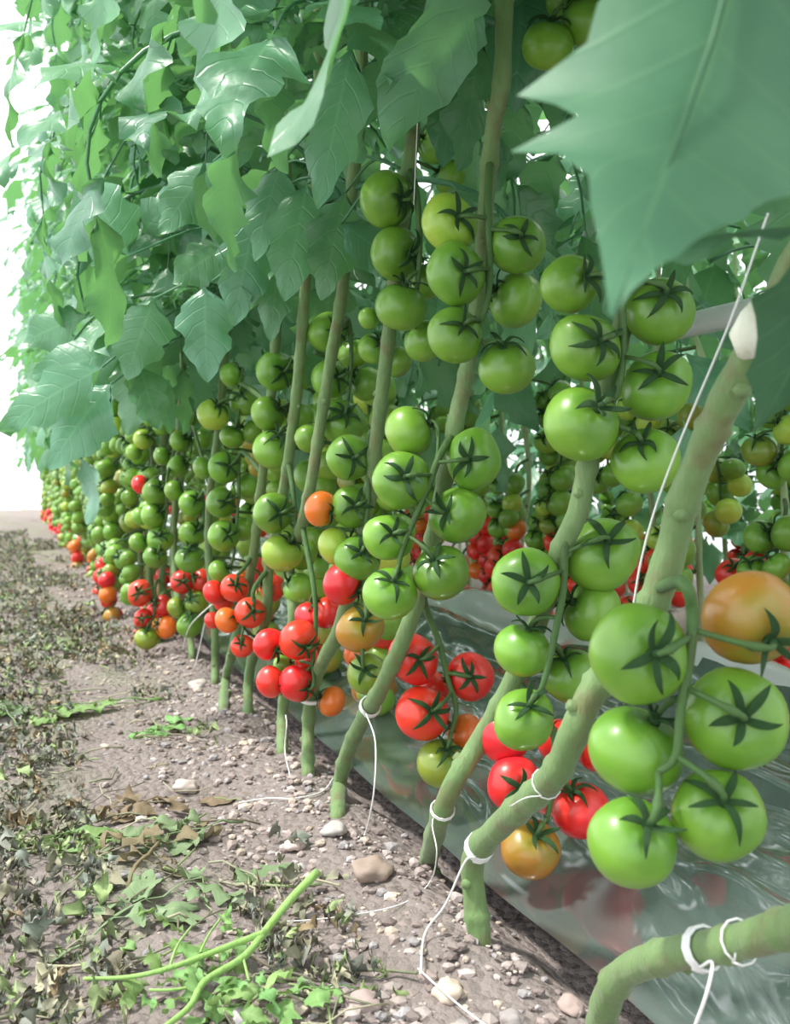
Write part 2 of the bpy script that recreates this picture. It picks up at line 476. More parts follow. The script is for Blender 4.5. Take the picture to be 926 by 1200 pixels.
# mulch film
def build_film():
    mb = MB(); vs = []; fs = []
    NX = 56; y = .25; ys = []
    while y < 14: ys.append(y); y += .022 if y < 3 else .06
    for y in ys:
        for i in range(NX+1):
            u = i/NX; x = .525+.62*u
            z = .012+.14*u**.85
            wr = noise.noise((x*8+y*1.2, y*1.8, 1))*.026+abs(noise.noise((x*17-y*5, y*3.0+x*5, 4)))*.022+abs(noise.noise((x*12+y*7, y*4-x*4, 9)))*.014
            rid = .030*math.exp(-((u-.74-.03*math.sin(y*1.7))/.035)**2)+.022*math.exp(-((u-.52-.04*math.sin(y*1.1+1))/.03)**2)+.05*math.exp(-((u-.93)/.05)**2)+sum(.013*math.exp(-((u-u0-.06*math.sin(y*f0+p0)-.05*noise.noise((y*2, u0*9, 2)))/.014)**2)*(.3+1.4*abs(noise.noise((y*2.2, u0*20, 6)))) for u0, f0, p0 in ((.22, 2.1, 0), (.36, 1.3, 2), (.47, 2.6, 4), (.62, 1.7, 1), (.83, 1.2, 3)))
            z += wr*min(1, u*5)+rid
            if u > .965: z -= (u-.965)/.035*.12
            x += .012*noise.noise((y*3, u*2, 7))*(1 if i < 3 else .4)
            vs.append((x, y, z))
    n = NX+1
    for j in range(len(ys)-1):
        for i in range(NX): fs.append((j*n+i, j*n+i+1, (j+1)*n+i+1, (j+1)*n+i))
    mb.add(vs, fs)
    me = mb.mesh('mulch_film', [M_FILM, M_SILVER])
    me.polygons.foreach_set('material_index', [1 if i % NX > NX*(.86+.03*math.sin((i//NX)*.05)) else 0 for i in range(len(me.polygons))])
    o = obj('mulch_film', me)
    tag(o, 'long glossy wrinkled silver-black plastic film laid between the two tomato rows', 'plastic film')
build_film()

# pipe rail
def build_pipe():
    mb = MB(); tube(mb, [(1.0, y, .735) for y in (.3, .7, 1.0, 1.44)], .019, 20)
    p = obj('heating_pipe', mb.mesh('heating_pipe', M_PIPE)); tag(p, 'white painted steel pipe running along the row under the large leaf', 'pipe')
    for y in (.4,):
        mb = MB(); tube(mb, [(1.0, y, -.02), (1.0, y, .715)], .012, 10); obj('pipe_support', mb.mesh('pipe_support', M_PIPE), p)
build_pipe()

# gravel and litter
def visible_x(y): return -.05*y-.1
def build_gravel():
    r = random.Random(5); mb = MB()
    import bmesh
    bm = bmesh.new(); bmesh.ops.create_icosphere(bm, subdivisions=1, radius=1)
    bv = [v.co.copy() for v in bm.verts]; bf = [tuple(v.index for v in f.verts) for f in bm.faces]; bm.free()
    cols = [(.29, .24, .23), (.23, .185, .175), (.34, .29, .28), (.18, .145, .14), (.40, .33, .28), (.27, .25, .26)]
    for i in range(9000):
        y = .55+5.5*r.random()**1.7; x = r.gauss(.36, .12) if r.random() < .75 else r.uniform(-.7, .5)
        if x > .53 or (x < .12 and r.random() < .5): continue
        s = .0022+.007*r.random()**4
        sc = (s*r.uniform(.8, 1.4), s*r.uniform(.8, 1.4), s*r.uniform(.5, .9)); a = r.random()*6.3
        sd = r.random()*50; vs = []
        for v in bv:
            k = 1+.35*noise.noise(v*1.2+Vector((sd, 0, 0)))
            px, py, pz = v.x*sc[0]*k, v.y*sc[1]*k, v.z*sc[2]*k
            vs.append((x+px*math.cos(a)-py*math.sin(a), y+px*math.sin(a)+py*math.cos(a), pz+gz(x, y)+s*.25))
        c = r.choice(cols); f = r.uniform(.8, 1.3)
        mb.add(vs, bf, tint=tuple(q*f for q in c))
    tag(obj('gravel', mb.mesh('gravel', M_GRAVEL, False)), 'small grey and brown pebbles strewn over the soil', 'gravel', kind='stuff')
def gz(x, y):
    z = .022*noise.noise((x*4, y*4, 0))+.012*noise.noise((x*13, y*13, 3))
    z += .03*math.exp(-((x-.44)/.06)**2)*(.4+.8*noise.noise((x*6, y*5, 8)))
    z -= .03*math.exp(-((x-.56)/.05)**2)
    if x < .25: z += .012*noise.noise((x*9, y*9, 5))
    return z-.012
build_gravel()
def build_litter():
    r = random.Random(9); mb = MB()
    cols = [(.17, .18, .12), (.24, .24, .17), (.14, .125, .09), (.20, .26, .12), (.32, .30, .21), (.10, .10, .08), (.24, .32, .14), (.24, .18, .11), (.22, .25, .21), (.19, .20, .17), (.27, .24, .21)]
    for i in range(17000):
        y = .6+9*r.random()**1.9
        x = r.uniform(-.75, .26) if r.random() < .8 else r.gauss(.2, .1)
        if noise.noise((x*3.0, y*2.2, 11)) < (-.5 if x < .10 else .0): continue
        if x > .36: continue
        L = .009+.034*r.random()**1.6
        vs, fs, uv = leaflet(L, L*r.uniform(.25, .7), 7, 2, 2, r.uniform(-.8, 1.2), r.uniform(-3, 3.5), .007, r, .35)
        a = r.random()*6.3; pit = r.gauss(0, .3)
        d = Vector((math.cos(a)*math.cos(pit), math.sin(a)*math.cos(pit), math.sin(pit)))
        zz = gz(x, y)+.006+.014*r.random()
        vs = place(vs, (x, y, zz), d, (r.gauss(0, .4), r.gauss(0, .4), 1))
        vs = [(v.x+.004*noise.noise(v*70), v.y, max(v.z+.005*noise.noise(v*60), gz(v.x, v.y)+.001)) for v in vs]
        c = r.choice(cols); f = r.uniform(.55, 1.2)
        mb.add(vs, fs, tint=tuple(q*f for q in c))
    for i in range(1100):
        y = .6+7*r.random()**1.8; x = r.uniform(-.7, .3); a = r.random()*6.3; L = r.uniform(.03, .12)
        pts = []
        for k in range(5):
            px, py = x+math.cos(a)*L*k/4, y+math.sin(a)*L*k/4; a += r.uniform(-.25, .25)
            pts.append((px, py, gz(px, py)+.006+.008*r.random()))
        n0 = len(mb.v); tube(mb, pts, r.uniform(.0008, .002), 4)
        c = r.choice(cols[:5]); mb.tint += [c]*(len(mb.v)-n0)
    tag(obj('leaf_litter', mb.mesh('leaf_litter', M_LITTER)), 'withered grey-green leaf scraps littering the aisle floor', 'leaf litter', kind='stuff')
build_litter()

# larger stones that can be pointed at
import bmesh
def stone(px, py, wpx, label, col, seed):
    c = onG(px, py); d = (c-CAM).dot(CF); s = wpx*.5*d/FP
    bm = bmesh.new(); bmesh.ops.create_icosphere(bm, subdivisions=3, radius=1)
    vs = []
    rr = random.Random(seed); sc = (1, rr.uniform(.75, 1), rr.uniform(.5, .7)); a = rr.random()*6
    for v in bm.verts:
        k = 1+.4*noise.noise(v.co*1.3+Vector((seed, 0, 0)))+.16*noise.noise(v.co*3.2+Vector((seed, 4, 0)))
        x, y, z = v.co.x*sc[0]*k*s, v.co.y*sc[1]*k*s, v.co.z*sc[2]*k*s
        vs.append((x*math.cos(a)-y*math.sin(a), x*math.sin(a)+y*math.cos(a), z))
    fs = [tuple(v.index for v in f.verts) for f in bm.faces]; bm.free()
    mb = MB(); mb.add(vs, fs, tint=col)
    o = obj('stone', mb.mesh('stone', M_GRAVEL), None, (c.x, c.y, gz(c.x, c.y)+s*.3)); tag(o, label, 'stone')
for i, a in enumerate([
    (524, 1146, 42, 'rounded tan stone on the soil below the nearest twine-tied stem', (.50, .40, .33)),
    (424, 1163, 44, 'flat reddish brown stone beside the wilted leaf scrap', (.34, .26, .25)),
    (281, 1190, 32, 'grey round stone at the bottom of the green cut shoot', (.40, .37, .39)),
    (392, 980, 28, 'grey angular stone on bare soil near a leaning stem foot', (.36, .34, .33)),
    (438, 1022, 46, 'broad brown soil lump in front of the second leaning stem', (.26, .20, .17)),
    (668, 1164, 34, 'brown pebble near the bottom edge beside the plastic film', (.33, .25, .23)),
    (600, 1180, 30, 'small dark grey stone at the bottom edge among gravel', (.27, .24, .24)),
    (345, 985, 26, 'small pinkish stone beside pale twine on the bare soil', (.50, .40, .37)),
    (217, 910, 30, 'pale flat stone in the middle of the trodden aisle', (.47, .41, .38)),
    (233, 800, 22, 'small light stone far along the aisle beside the row', (.45, .40, .38))]):
    stone(a[0], a[1], a[2], a[3], a[4], i*7.3+1)

# ------------------------------------------------------------------ plants
def plant(label, base, group=None):
    e = bpy.data.objects.new('tomato_plant', None); COL.objects.link(e); e.location = base; e.empty_display_size = .1
    tag(e, label, 'tomato plant', group); return e
def stem_part(pl, base, pts, r0, r1, sides=10, seed=0, n=8, mat=None):
    r = random.Random(seed); sp = crom(pts, n); N = len(sp); rad = []
    L = 0; nxt = .05
    for i, p in enumerate(sp):
        if i: L += (sp[i]-sp[i-1]).length
        b = 1.0
        if L > nxt: b = 1.16; nxt += r.uniform(.06, .1)
        rad.append((r0+(r1-r0)*i/N)*b*(1+.11*noise.noise((L*30, seed, 0))+.05*noise.noise((L*80, seed, 4))))
    mb = MB(); tube(mb, [p-Vector(base) for p in sp], rad, sides)
    # stubs of removed leaves
    for k in range(2, N-3, max(5, N//9)):
        t = (sp[k+1]-sp[k-1]).normalized(); s = t.orthogonal().normalized(); s = Matrix.Rotation(r.random()*6.3, 3, t) @ s
        q = sp[k]-Vector(base); tube(mb, [q, q+s*rad[k]*1.3+t*.002], [rad[k]*.62, rad[k]*.42], 7)
    obj('stem', mb.mesh('stem', mat or M_STEM), pl)
    return sp
FRUIT = [(408, 195, 495, 400, 1.40), (495, 225, 645, 470, 1.26), (630, 285, 825, 590, 1.1), (300, 395, 445, 800, 1.8), (600, 15, 705, 90, 1.3), (440, 400, 620, 700, 1.32),
         (355, 355, 430, 420, 1.8), (230, 470, 310, 760, 2.2), (150, 515, 235, 760, 2.9), (470, 120, 490, 200, 1.36), (570, 90, 590, 230, 1.34), (805, 335, 890, 430, 1.5), (560, 590, 926, 1010, 1.1)]
def proj(p):
    v = p-CAM; d = v.dot(CF)
    return (463+FP*v.dot(CR)/d, 600-FP*v.dot(CU)/d, d) if d > .05 else (-999, -999, d)
def covers_fruit(o, base):
    M = Matrix.LocRotScale(o.location+Vector(base), o.rotation_euler, o.scale); h = 0
    for v in list(o.data.vertices)[::5]:
        x, y, d = proj(M @ v.co)
        if any(a < x < c and b < y < e and d < z for a, b, c, e, z in FRUIT): h += 1
    return h > 2
def add_leaves(pl, base, sp, z0, z1, step, seed, size=1.0, az0=None):
    r = random.Random(seed); z = z0; k = r.randrange(9)
    while z < z1:
        q = min(sp, key=lambda p: abs(p.z-z))
        az = k*2.4+r.uniform(-.35, .35) if az0 is None else az0+r.uniform(-1.2, 1.2)
        o = obj('leaf', r.choice(LEAF), pl, Vector((q.x, q.y, z))-Vector(base))
        o.rotation_euler = (r.uniform(-.15, .15), r.uniform(-.25, .2), az); sc = size*r.uniform(.85, 1.15); o.scale = (sc, sc, sc)
        if covers_fruit(o, base): bpy.data.objects.remove(o)
        z += step*r.uniform(.7, 1.3); k += 1

D0 = .072
def hand_truss(pl, base, sp, toms, rach=None, depth=None, start=None):
    ds = sorted([t[2] for t in toms], reverse=True)[:3]
    dep = depth or FP*D0/(sum(ds)/len(ds))
    cx = sum(t[0] for t in toms)/len(toms); ys = [t[1] for t in toms]
    if rach is None:
        rach = [(cx, min(ys)-ds[0]*.35), (cx+2, sum(ys)/len(ys)), (cx-2, max(ys)-ds[0]*.25)]
    rw = [at(x, y, dep-.012) for x, y in rach]
    out = []
    for t in toms:
        x, y, d, c = t[:4]; off = t[4] if len(t) > 4 else 0
        dd = dep+off; p = at(x, y, dd); r = d*.5*dd/FP*1.02
        if len(t) > 5: ox, oy = t[5]
        else:
            best = min(rach, key=lambda q: abs(q[1]-(y-d*.25)))
            ox = max(-.75, min(.75, (best[0]-x)/(d*.75))); oy = -.35
        ox, oy = ox*1.1, oy*1.1
        zz = math.sqrt(max(.04, 1-ox*ox-oy*oy)) if off <= .01 else .1
        dv = CR*ox - CU*oy - CF*zz
        out.append((p, r, dv, c))
    st = start or near_pt(sp, rw[0]+Vector((0, 0, .03)))
    make_truss(pl, base, st, rw, out)
def stempts(lst, X0):
    """px list: first on the ground, others on plane X (third value overrides X)"""
    g = onG(lst[0][0], lst[0][1]); pts = [Vector((g.x, g.y, g.z-.03)), g]
    for q in lst[1:]:
        X = q[2] if len(q) > 2 else X0
        pts.append(onX(q[0], q[1], X))
    return g, pts
def up_to(pts, z, dx=0.0, dy=0.0):
    p = pts[-1].copy(); n = 3
    for i in range(1, n+1): pts.append(Vector((p.x+dx*i/n, p.y+dy*i/n, p.z+(z-p.z)*i/n)))
    return pts

# -- plant 0: stem creeping off to the right, big leaf at upper right
g, pts = stempts([(704, 1215), (712, 1170, .47), (735, 1138, .465), (790, 1118, .46), (862, 1105, .46), (925, 1086, .455), (990, 1060, .45)], .46)
p = pts[-1]; pts += [p+Vector((.03, -.05, .06)), p+Vector((.035, -.09, .25)), Vector((.47, .30, .62)), Vector((.46, .30, .80)), Vector((.48, .32, 1.5))]
P0 = plant('nearest tomato plant, its stem bending flat to the right edge, broad leaf hanging above', g)
sp = stem_part(P0, g, pts, .0135, .011, 14, 1)
sp0 = sp
def big_leaf():
    # outline pairs (left px, midrib px, right px) from base to tip
    rows = [((800, -90), (872, -90), (960, -60)), ((745, -60), (862, -55), (1020, -10)), ((700, 5), (850, 5), (1030, 60)), ((688, 50), (836, 45), (1000, 90)),
            ((606, 112), (822, 92), (1010, 150)), ((650, 122), (812, 118), (985, 170)), ((676, 136), (803, 142), (968, 195)), ((598, 178), (793, 168), (962, 222)), ((655, 180), (785, 190), (935, 228)),
            ((690, 206), (775, 215), (900, 236)), ((692, 240), (763, 245), (872, 258)), ((700, 275), (752, 275), (840, 268)), ((706, 308), (741, 305), (795, 300)),
            ((710, 338), (730, 335), (762, 322)), ((714, 368), (718, 372), (726, 362))]
    d0 = .40; mb = MB(); vs = []; fs = []; uv = []; K = 5; n = len(rows)
    fine = []
    for i in range(n-1):
        for h in (0, .5):
            fine.append([tuple(a[j]+(b_[j]-a[j])*h for j in range(2)) for a, b_ in zip(rows[i], rows[i+1])])
    fine.append([tuple(a) for a in rows[-1]]); n = len(fine)
    for i, (l, m_, r_) in enumerate(fine):
        t = i/(n-1)
        for s in range(-K, K+1):
            q = abs(s)/K; e = l if s < 0 else r_
            x = m_[0]+(e[0]-m_[0])*q; y = m_[1]+(e[1]-m_[1])*q
            d = d0+.05*(1-t)-.10*t*t*.3 + .014*min(2.5, ((x-m_[0])/150)**2)
            if i % 2 and q == 1 and s > 0: x -= 5; 
            vs.append(at(x, y, d)); uv.append((s/K, t))
    m2 = 2*K+1
    for i in range(n-1):
        for s in range(2*K): fs.append((i*m2+s, i*m2+s+1, (i+1)*m2+s+1, (i+1)*m2+s))
    vs = [v-g for v in vs]
    mb.add(vs, fs, uv)
    ctr = [at(x, y, d)-g for x, y, d in ((880, -120, .448), (872, -90, .447), (862, -55, .444), (836, 45, .432), (803, 142, .420), (775, 215, .408), (741, 305, .386), (720, 368, .369))]
    att = near_pt(sp, Vector((.47, .3, .95)))-g
    tube(mb, [att, att.lerp(ctr[0], .5)+Vector((0, 0, .05))]+ctr, [.004, .0036, .0026, .002, .0016, .0013, .0011, .0009, .0007, .0004], 7)
    o = obj('leaf', mb.mesh('shade_darkened_broad_leaf', M_BIG_SHADE), P0); o['label'] = 'broad close-up leaf with lobed left edge'
    # darker leaflet behind, at the right edge
    vs, fs, uv = leaflet(.15, .085, 12, 3, 3, .2, .7, .004, random.Random(4), .35)
    mb = MB(); d = (at(918, 500, .62)-at(985, 235, .58)); mb.add(place(vs, at(985, 235, .58)-g, d, -CF+CR*.4), fs, uv)
    vs, fs, uv = leaflet(.13, .05, 12, 3, 3, .2, .3, .004, random.Random(5), .35)
    d = (at(845, 292, .55)-at(985, 265, .55)); mb.add(place(vs, at(985, 265, .55)-g, d, CU-CF*.4), fs, uv)
    tube(mb, [near_pt(sp, Vector((.46, .3, .8)))-g, at(1000, 200, .5)-g, at(985, 265, .55)-g, at(960, 235, .58)-g], .0025, 6)
    obj('leaf', mb.mesh('leaf', M_BIG_SHADE), P0)
big_leaf()

# -- plant 1
g, pts = stempts([(562, 1098), (556, 1050, .465), (556, 1003, .46), (592, 962, .455), (646, 912, .45), (672, 862, .45), (692, 815, .46), (728, 765, .49), (766, 705, .505), (788, 640, .515), (800, 590, .515), (832, 510, .515), (862, 448, .515), (890, 400, .515), (935, 310, .515), (975, 200, .51)], .5)
P1 = plant('tomato plant with the largest green truss, its thick stem tied with twine at the soil', g)
up_to(pts, 1.5, .03, -.02); sp = stem_part(P1, g, pts, .0128, .0135, 14, 2); sp1 = sp
hand_truss(P1, g, sp, [(749, 766, 116, 'g', 0, (.12, -.12)), (880, 724, 112, 'b', .02, (.02, .05)), (862, 842, 118, 'g', .01, (-.12, -.18)), (745, 880, 112, 'g', .03, (.15, -.3)),
                       (741, 987, 104, 'g', -.01, (.25, -.62)), (842, 955, 106, 'g', -.005, (-.1, -.55))],
           [(800, 682), (811, 715), (808, 770), (798, 830), (792, 885), (772, 905)], depth=.745, start=near_pt(sp, onX(772, 690, .505)))
mb = MB(); q = onX(880, 405, .505)-g; tube(mb, [q+Vector((0, 0, -.004)), q+Vector((-.010, -.006, .008)), q+Vector((-.008, -.008, .020)), q+Vector((.002, -.004, .034))], [.010, .0115, .007, .002], 10)  # petiole stub, its pale colour stands in for a sunlit patch
obj('stem_scar', mb.mesh('stem_scar', M_SUN_STUB), P1)['label'] = 'pale cut scar on the stem'
# -- plant 2
g, pts = stempts([(503, 1005), (515, 960, .465), (533, 915, .47), (560, 872, .50), (600, 800, .53), (630, 730, .55), (655, 650, .55), (677, 600, .56), (690, 540, .57), (712, 450, .60), (735, 360, .61), (755, 270, .61)], .5)
P2 = plant('tomato plant with two tall green trusses and half-hidden red ones behind the thickest stem', g)
up_to(pts, 1.6, .03, 0); sp = stem_part(P2, g, pts, .0120, .0105, 12, 3); sp2 = sp
hand_truss(P2, g, sp, [(617, 682, 80, 'g', 0, (-.05, -.05)), (706, 650, 86, 'g', .02, (0, -.05)), (694, 716, 72, 'g', .035, (-.3, -.15)), (612, 762, 66, 'g', .02, (.1, -.35)), (670, 792, 66, 'g', .04, (-.1, -.2)), (614, 843, 73, 'g', -.015, (.1, -.62))],
           [(662, 640), (660, 690), (650, 745), (640, 790), (632, 815)], depth=1.10)
hand_truss(P2, g, sp, [(590, 862, 66, 'r', .03), (603, 919, 64, 'r', .0, (.15, -.1)), (681, 950, 67, 'r', .02, (-.15, -.3)), (622, 995, 70, 'b', -.005, (.15, -.7)), (702, 876, 56, 'r', .07), (655, 868, 52, 'r', .07), (648, 930, 54, 'r', .07)],
           [(645, 850), (650, 890), (645, 940), (640, 965)], depth=1.16)
hand_truss(P2, g, sp, [(668, 333, 70, 'g', .0, (.45, -.1)), (686, 408, 80, 'g', -.01, (.3, -.1)), (773, 365, 80, 'g', .01, (0, -.4)), (770, 452, 82, 'g', .01, (-.15, -.3)), (681, 497, 88, 'g', -.015, (.35, -.4)), (757, 540, 80, 'g', .0, (-.3, -.6)), (735, 300, 60, 'g', .05)],
           [(728, 310), (730, 380), (728, 440), (715, 490), (740, 505)], depth=1.06)
# -- plant 3
g, pts = stempts([(396, 955), (398, 920), (408, 880), (428, 838), (450, 800), (478, 735, .49), (500, 660, .52), (518, 580, .53), (533, 500, .53), (548, 430, .56), (562, 330, .57), (570, 235, .56), (578, 150, .54), (590, 60, .54)], .475)
P3 = plant('tomato plant whose leaning stem rises above a red truss with one olive tomato', g)
up_to(pts, 1.9); sp = stem_part(P3, g, pts, .0120, .0098, 12, 4); sp3 = sp
hand_truss(P3, g, sp, [(484, 772, 60, 'r', .0, (.3, -.1)), (495, 836, 63, 'r', 0, (.35, -.25)), (551, 793, 56, 'r', .01, (-.05, -.15)), (545, 860, 44, 'o', .04), (518, 895, 60, 'v', -.005, (.2, -.75)), (509, 806, 40, 'r', .05)],
           [(500, 715), (514, 750), (525, 795), (535, 830), (528, 862)], depth=1.41)
hand_truss(P3, g, sp, [(479, 506, 60, 'g', .03), (471, 563, 68, 'g', 0, (.1, -.1)), (555, 538, 68, 'g', .01, (-.25, .05)), (536, 604, 66, 'g', .01, (-.5, -.1)), (455, 630, 56, 'g', .01, (.25, -.2)), (517, 671, 66, 'g', -.005, (-.3, -.55)), (457, 696, 63, 'g', -.015, (.15, -.6))],
           [(515, 535), (500, 575), (483, 615), (470, 650), (467, 668)], depth=1.29)
hand_truss(P3, g, sp, [(527, 262, 66, 'y', .01, (.3, .0)), (606, 287, 67, 'g', 0, (.05, -.1)), (534, 321, 70, 'g', -.01, (.3, .1)), (605, 352, 66, 'g', .04), (533, 393, 66, 'g', -.01, (.35, -.3)), (594, 431, 66, 'g', .0, (-.2, -.75))],
           [(572, 245), (574, 300), (572, 350), (560, 390), (570, 405)], depth=1.22)
hand_truss(P3, g, sp, [(642, 54, 60, 'g', .0, (.1, -.85)), (690, 25, 62, 'g', .0, (-.2, -.8)), (665, 0, 50, 'g', .04)], [(640, -50), (660, -20), (662, 10)], depth=1.28)
# -- plant 4
g, pts = stempts([(361, 905), (361, 860), (365, 815), (376, 780), (398, 735, .48), (418, 660, .50), (432, 590, .51), (443, 500, .51), (455, 400, .51), (466, 300, .51), (479, 200, .51), (485, 110, .51)], .475)
P4 = plant('tomato plant with white clip ring low on the stem and mixed orange and green truss', g)
up_to(pts, 2.0); sp = stem_part(P4, g, pts, .0115, .0090, 12, 5); sp4 = sp
hand_truss(P4, g, sp, [(410, 536, 54, 'g', 0, (.2, .05)), (413, 594, 50, 'g', .01, (.2, -.05)), (376, 596, 41, 'o', .01, (.7, .3)), (393, 640, 44, 'y', .02), (419, 655, 54, 'g', -.005), (402, 684, 50, 'r', .0, (.8, .3)), (422, 737, 55, 'b', -.01, (.25, -.5)), (431, 790, 48, 'v', .0)],
           [(432, 515), (432, 570), (428, 640), (425, 700)], depth=1.56)
hand_truss(P4, g, sp, [(453, 234, 65, 'g', 0, (.6, .2)), (464, 297, 62, 'g', .01, (.6, .2)), (470, 360, 60, 'g', -.01, (.2, -.85)), (432, 373, 26, 'g', .05), (500, 330, 46, 'g', .06), (497, 400, 50, 'g', .06)],
           [(488, 225), (492, 280), (490, 330), (485, 350)], depth=1.37)
hand_truss(P4, g, sp, [(436, 409, 34, 'g', .0), (467, 424, 36, 'g', .03), (510, 170, 44, 'g', .0), (528, 208, 40, 'g', .02)], [(486, 160), (480, 250), (470, 330), (450, 395)], depth=1.62)
# -- plant 5
g, pts = stempts([(331, 880), (331, 840), (336, 790), (344, 725), (339, 665), (352, 622), (364, 570), (375, 500, .48), (388, 420, .49), (402, 335, .49), (412, 230, .49), (424, 90, .49)], .468)
P5 = plant('tomato plant carrying a truss of four bright red tomatoes in front of its stem', g)
up_to(pts, 2.1); sp = stem_part(P5, g, pts, .0108, .0085, 12, 6); sp5 = sp
hand_truss(P5, g, sp, [(350, 750, 47, 'r', -.01, (.5, .3)), (315, 755, 38, 'r', .01, (.6, .3)), (317, 799, 36, 'r', .0, (.8, .1)), (348, 801, 44, 'r', -.005, (.7, .2)), (383, 718, 38, 'r', .03), (389, 822, 36, 'o', .03), (366, 772, 40, 'r', .05), (362, 722, 34, 'r', .05), (332, 780, 26, 'g', .05)],
           [(368, 690), (370, 740), (366, 780)], depth=1.72)
hand_truss(P5, g, sp, [(384, 389, 47, 'g', 0, (.5, .15)), (387, 444, 45, 'g', .01, (.5, .0)), (402, 495, 54, 'g', -.01), (362, 514, 36, 'g', .03), (430, 450, 40, 'g', .05), (415, 415, 36, 'g', .06)], [(408, 375), (412, 420), (408, 470)], depth=1.75)
# -- plant 6
g, pts = stempts([(291, 842), (291, 805), (296, 770), (312, 720), (315, 668), (326, 610), (338, 540), (349, 450), (358, 335), (366, 240), (374, 90)], .462)
P6 = plant('tomato plant with a hooked grey stem foot left of the red truss of four', g)
up_to(pts, 2.1); sp = stem_part(P6, g, pts, .0108, .0085, 12, 7)
hand_truss(P6, g, sp, [(323, 435, 46, 'g', 0, (.5, .1)), (314, 485, 42, 'g', .01), (321, 527, 50, 'g', -.01, (.3, -.7)), (352, 490, 34, 'g', .05), (355, 440, 34, 'g', .05)], [(342, 420), (343, 460), (338, 500)], depth=1.92)
hand_truss(P6, g, sp, [(320, 601, 47, 'g', -.01, (.45, .0)), (331, 648, 46, 'y', .0, (.5, -.6)), (350, 690, 38, 'g', .05), (356, 650, 34, 'g', .06)], [(344, 580), (346, 620), (338, 640)], depth=1.80)
hand_truss(P6, g, sp, [(293, 718, 36, 'r', .0, (.3, -.2)), (284, 757, 27, 'r', .01), (266, 727, 30, 'o', .01), (249, 727, 20, 'r', .05), (312, 752, 30, 'o', .04), (320, 690, 32, 'r', .06)], [(298, 690), (296, 710), (285, 735)], depth=1.97)
# -- plant 7
g, pts = stempts([(262, 838), (264, 800), (272, 765), (288, 700), (297, 650), (304, 590), (312, 520), (320, 440), (328, 330), (336, 200)], .46)
P7 = plant('tomato plant with two red tomatoes side by side beneath a column of green ones', g)
up_to(pts, 2.2); sp = stem_part(P7, g, pts, .0108, .0085, 10, 8)
hand_truss(P7, g, sp, [(250, 486, 38, 'y', -.01, (.4, -.6)), (287, 469, 37, 'g', .01), (296, 506, 28, 'g', .05), (272, 440, 30, 'g', .05), (272, 512, 30, 'g', .05)], [(282, 450), (280, 480), (276, 500)], depth=2.12)
hand_truss(P7, g, sp, [(262, 548, 37, 'g', 0, (.5, -.1)), (238, 548, 26, 'g', .04), (259, 589, 35, 'g', 0, (.5, -.1)), (262, 628, 37, 'g', -.01, (.5, -.1)), (257, 670, 28, 'g', .02), (285, 620, 30, 'g', .05), (290, 570, 30, 'g', .05)], [(282, 530), (280, 580), (276, 630)], depth=2.15)
hand_truss(P7, g, sp, [(275, 689, 33, 'r', -.01, (.2, -.3)), (251, 694, 28, 'r', .01), (262, 705, 26, 'r', .05)], [(284, 668), (276, 675)], depth=2.1)
# -- plant 8
g, pts = stempts([(252, 797), (252, 775), (252, 745), (248, 690), (244, 640), (246, 580), (254, 520), (262, 440), (270, 330), (280, 200)], .465)
P8 = plant('tomato plant with red, olive and green tomatoes clustered by a pale bent twine', g)
up_to(pts, 2.3); sp = stem_part(P8, g, pts, .0100, .0080, 10, 9)
hand_truss(P8, g, sp, [(211, 517, 25, 'g', 0), (209, 547, 27, 'g', 0), (237, 515, 26, 'g', .02), (190, 535, 22, 'g', .04), (222, 490, 22, 'g', .05)], [(226, 500), (224, 530)], depth=2.9)
hand_truss(P8, g, sp, [(225, 590, 31, 'g', 0), (226, 625, 31, 'g', 0), (223, 655, 35, 'g', -.01, (0, -.7)), (204, 575, 24, 'g', .04), (245, 610, 24, 'g', .04)], [(238, 575), (238, 615), (230, 640)], depth=2.7)
hand_truss(P8, g, sp, [(214, 682, 28, 'r', 0, (.2, -.1)), (235, 680, 27, 'r', .01), (207, 712, 23, 'v', .0), (230, 706, 29, 'v', 0), (223, 732, 31, 'g', -.01, (.1, -.8))], [(226, 668), (222, 695), (220, 712)], depth=2.75)
# -- plant 9
g, pts = stempts([(225, 768), (222, 745), (212, 720), (206, 680), (204, 630), (206, 570), (210, 500), (216, 400), (226, 250)], .465)
P9 = plant('tomato plant with a low red truss hanging furthest out over the aisle', g)
up_to(pts, 2.3); sp = stem_part(P9, g, pts, .0100, .0080, 10, 10)
hand_truss(P9, g, sp, [(183, 577, 32, 'g', 0), (165, 568, 23, 'r', .03), (180, 604, 30, 'g', 0), (188, 632, 31, 'g', 0), (182, 652, 28, 'g', -.01), (162, 636, 23, 'g', .02), (165, 605, 22, 'g', .04)], [(196, 560), (196, 600), (190, 630)], depth=2.85)
hand_truss(P9, g, sp, [(164, 695, 30, 'r', -.01, (.1, -.1)), (190, 710, 26, 'r', .01), (168, 725, 23, 'r', 0, (0, -.1)), (172, 748, 28, 'v', -.01, (.1, -.8)), (195, 735, 27, 'o', 0)], [(186, 680), (182, 705), (180, 725)], depth=2.9)
hand_truss(P9, g, sp, [(168, 515, 24, 'y', 0), (176, 490, 22, 'g', .03), (190, 500, 22, 'g', 0), (157, 530, 20, 'g', .04)], [(186, 480), (180, 510)], depth=3.1)

